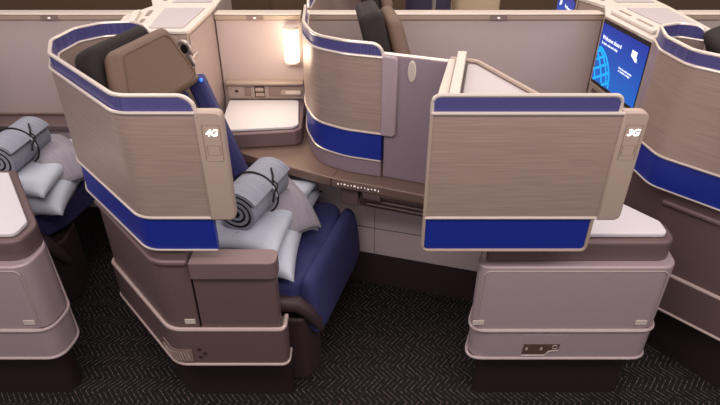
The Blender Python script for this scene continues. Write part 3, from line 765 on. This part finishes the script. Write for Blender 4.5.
def roll(p0, p1, r, label):
    """rolled blanket: p0 the end with the spiral in view"""
    p0, p1 = Vector(p0), Vector(p1); ax = (p1 - p0); L_ = ax.length; q = ax.to_track_quat('Y', 'Z')
    t = thing('blanket_roll', label, 'blanket roll', loc=tuple(p0)); t.rotation_mode = 'QUATERNION'; t.rotation_quaternion = q
    def spiral(off, th, y0, y1, r_in=0.014, turns=3.3):
        def fn(bm):
            n = 110; rows = []
            for i in range(n + 1):
                s = i / n; a = -s * turns * 2 * math.pi + 2.4; rr = r_in + (r - 0.006 - r_in) * s + off
                sq = 1 - 0.06 * abs(math.sin(a)) 
                row = []
                for y, rad in ((y0, rr - th / 2), (y0, rr + th / 2), (y1, rr + th / 2), (y1, rr - th / 2)):
                    row.append(bm.verts.new((rad * math.cos(a), y, rad * math.sin(a) * sq)))
                rows.append(row)
            for a_, b_ in zip(rows[:-1], rows[1:]):
                for k in range(4): bm.faces.new((a_[k], a_[(k + 1) % 4], b_[(k + 1) % 4], b_[k]))
            bm.faces.new(rows[0]); bm.faces.new(rows[-1])
        return fn
    for nm, mm, args in (('rolled_layer', 'rollm', (0.0, 0.0135, 0.0, L_)), ('dark_lining', 'black', (-0.0105, 0.0075, 0.0, L_ - 0.004))):
        bm = nbm(); spiral(*args)(bm); link(nm, bm, mm, t, smooth=70)
    def strap(bm):
        m = 40; y = L_ * 0.52
        tube(bm, [((r + 0.001) * math.cos(a), y, (r + 0.001) * math.sin(a) * (1 - 0.06 * abs(math.sin(a)))) for a in [i * 2 * math.pi / m for i in range(m)]], 0.0038, n=6, closed=True)
    bm = nbm(); strap(bm); s = link('strap', bm, 'black', t)
    def bow(bm):
        a0 = R(38); y = L_ * 0.52
        def pt(a, yy, k=0.004): return ((r + k) * math.cos(a), yy, (r + k) * math.sin(a) * 0.96)
        tube(bm, [pt(a0, y), pt(a0 + 0.2, y + 0.03, 0.006), pt(a0 + 0.45, y + 0.062)], 0.0038, n=6)
        tube(bm, [pt(a0, y), pt(a0 - 0.25, y - 0.01, 0.008), pt(a0 - 0.35, y - 0.035, 0.008), pt(a0 - 0.6, y - 0.05)], 0.0045, n=6)
        tube(bm, [pt(a0 + .05, y + 0.008, 0.008), pt(a0 - 0.15, y + 0.012, 0.011), pt(a0 - 0.3, y - 0.01, 0.01)], 0.003, n=6)
    bm = nbm(); bow(bm); link('strap_tie', bm, 'black', s)
    bm = nbm(); bow2 = [((r + 0.004) * math.cos(a), L_ * 0.52 - 0.012, (r + 0.004) * math.sin(a)) for a in (0.55, 0.4, 0.25, 0.1)]
    tube(bm, bow2, 0.003, n=6); link('white_tag', bm, 'pillow', s)
    return t
def bedding(o, where, rz=0):
    ox, oy = o
    pillow((-0.405 + ox, 1.925 + oy, 0.553), 84 + rz, 'pale blue lower pillow, larger of the two ' + where, seed=1, L_=0.66, W_=0.40, H_=0.11)
    pillow((-0.405 + ox, 1.93 + oy, 0.632), 78 + rz, 'pale blue upper pillow under the rolled blanket ' + where, seed=2, L_=0.60, W_=0.34, H_=0.075)
    folded((-0.318 + ox, 1.965 + oy, 0.675), -52 + rz, 'grey folded blanket draped over pillows ' + where, L_=0.32, W_=0.20)
    a = R(rz * 1.3); p0 = Vector((-0.462 + ox, 1.745 + oy, 0.742)); q = Vector((0.097 * math.cos(a) - 0.285 * math.sin(a), 0.097 * math.sin(a) + 0.285 * math.cos(a), 0))
    roll(tuple(p0), tuple(p0 + q), 0.097, 'rolled grey ribbed blanket with black strap ' + where)
bedding((0, 0), 'on 4G seat')
bedding((-1.11, 0.40), 'on seat at far left', 12)

# ------------------------------------------------------------------ counter and cabinet along the divider at far left
t = thing('counter', 'brown edged counter along divider at far left, behind blanket roll', 'counter', loc=(-1.8, 2.7, 0.66))
put('counter_top', 'brown', t, lambda bm: box(bm, (-3.2, 2.62, 0.672), (-1.09, 2.757, 0.705)), bevel=0.008, seg=3)
put('counter_edge', 'bronze', t, lambda bm: tube(bm, [(-3.2, 2.75, 0.712), (-1.09, 2.75, 0.712)], 0.006))
t = thing('footwell_cabinet', 'pale lilac cabinet below the counter at far left', 'cabinet', loc=(-1.8, 2.7, 0))
put('cabinet_body', 'lilac_cab', t, lambda bm: box(bm, (-3.2, 2.655, 0.19), (-1.09, 2.757, 0.669)), bevel=0.003)
put('kick_plinth', 'kick2', t, lambda bm: box(bm, (-3.2, 2.67, 0.0), (-1.09, 2.757, 0.188)))

# ------------------------------------------------------------------ beyond the divider, seen over its rail
def back_panel(x0, x1, y, z1, m, label, name='partition', cat='partition'):
    t = thing(name, label, cat, loc=((x0 + x1) / 2, y, 0))
    put('partition_body', m, t, lambda bm: prism(bm, rounded([(x0, y), (x1, y), (x1, y + 0.25), (x0, y + 0.25)], 0.06, True), 0.0, z1), bevel=0.02, seg=3)
    put('partition_edge', 'bronze', t, lambda bm: tube(bm, [(x0 + 0.03, y - 0.003, z1 - 0.05), (x1 - 0.03, y - 0.003, z1 - 0.05)], 0.004))
    return t
back_panel(-3.6, -1.15, 4.2, 1.20, 'wallbrown', 'dark brown far partition above left divider rail')
back_panel(-0.62, -0.30, 3.9, 1.22, 'wallbrown', 'dark brown far partition above the warm lamp')
back_panel(0.32, 0.62, 3.9, 1.20, 'wallnavy', 'dark navy far partition right of brown headrest')
back_panel(0.66, 1.00, 4.1, 1.22, 'cream_far', 'cream far partition above right divider rail')
def far_lamp(x, y, label):
    t = thing('reading_lamp', label, 'lamp', loc=(x, y, 1.2))
    put('lamp_shade', 'lampw', t, lambda bm: cyl(bm, (x, y), 0.045, 1.262, 1.292), bevel=0.012)
    put('lamp_post', 'chrome', t, lambda bm: cyl(bm, (x, y), 0.012, 0.9, 1.262))
far_lamp(-1.06, 3.25, 'small white reading lamp beyond divider at upper left')
far_lamp(0.42, 3.3, 'small white reading lamp beyond divider, right of brown headrest')

up = [o for o in bpy.data.objects if o.get('label') == 'pale blue upper pillow under the rolled blanket on 4G seat'][0]
c_ = Matrix.Rotation(-up.rotation_euler.z, 3, 'Z')
lp_ = c_ @ (Vector((-0.452, 1.735, 0)) - Vector((up.location.x, up.location.y, 0)))
text_mesh('embroidered_text', 'Saks', 0.020, 'rollm', up, (lp_.x, lp_.y, 0.033), c_, italic=0.4, ext=0.0015)
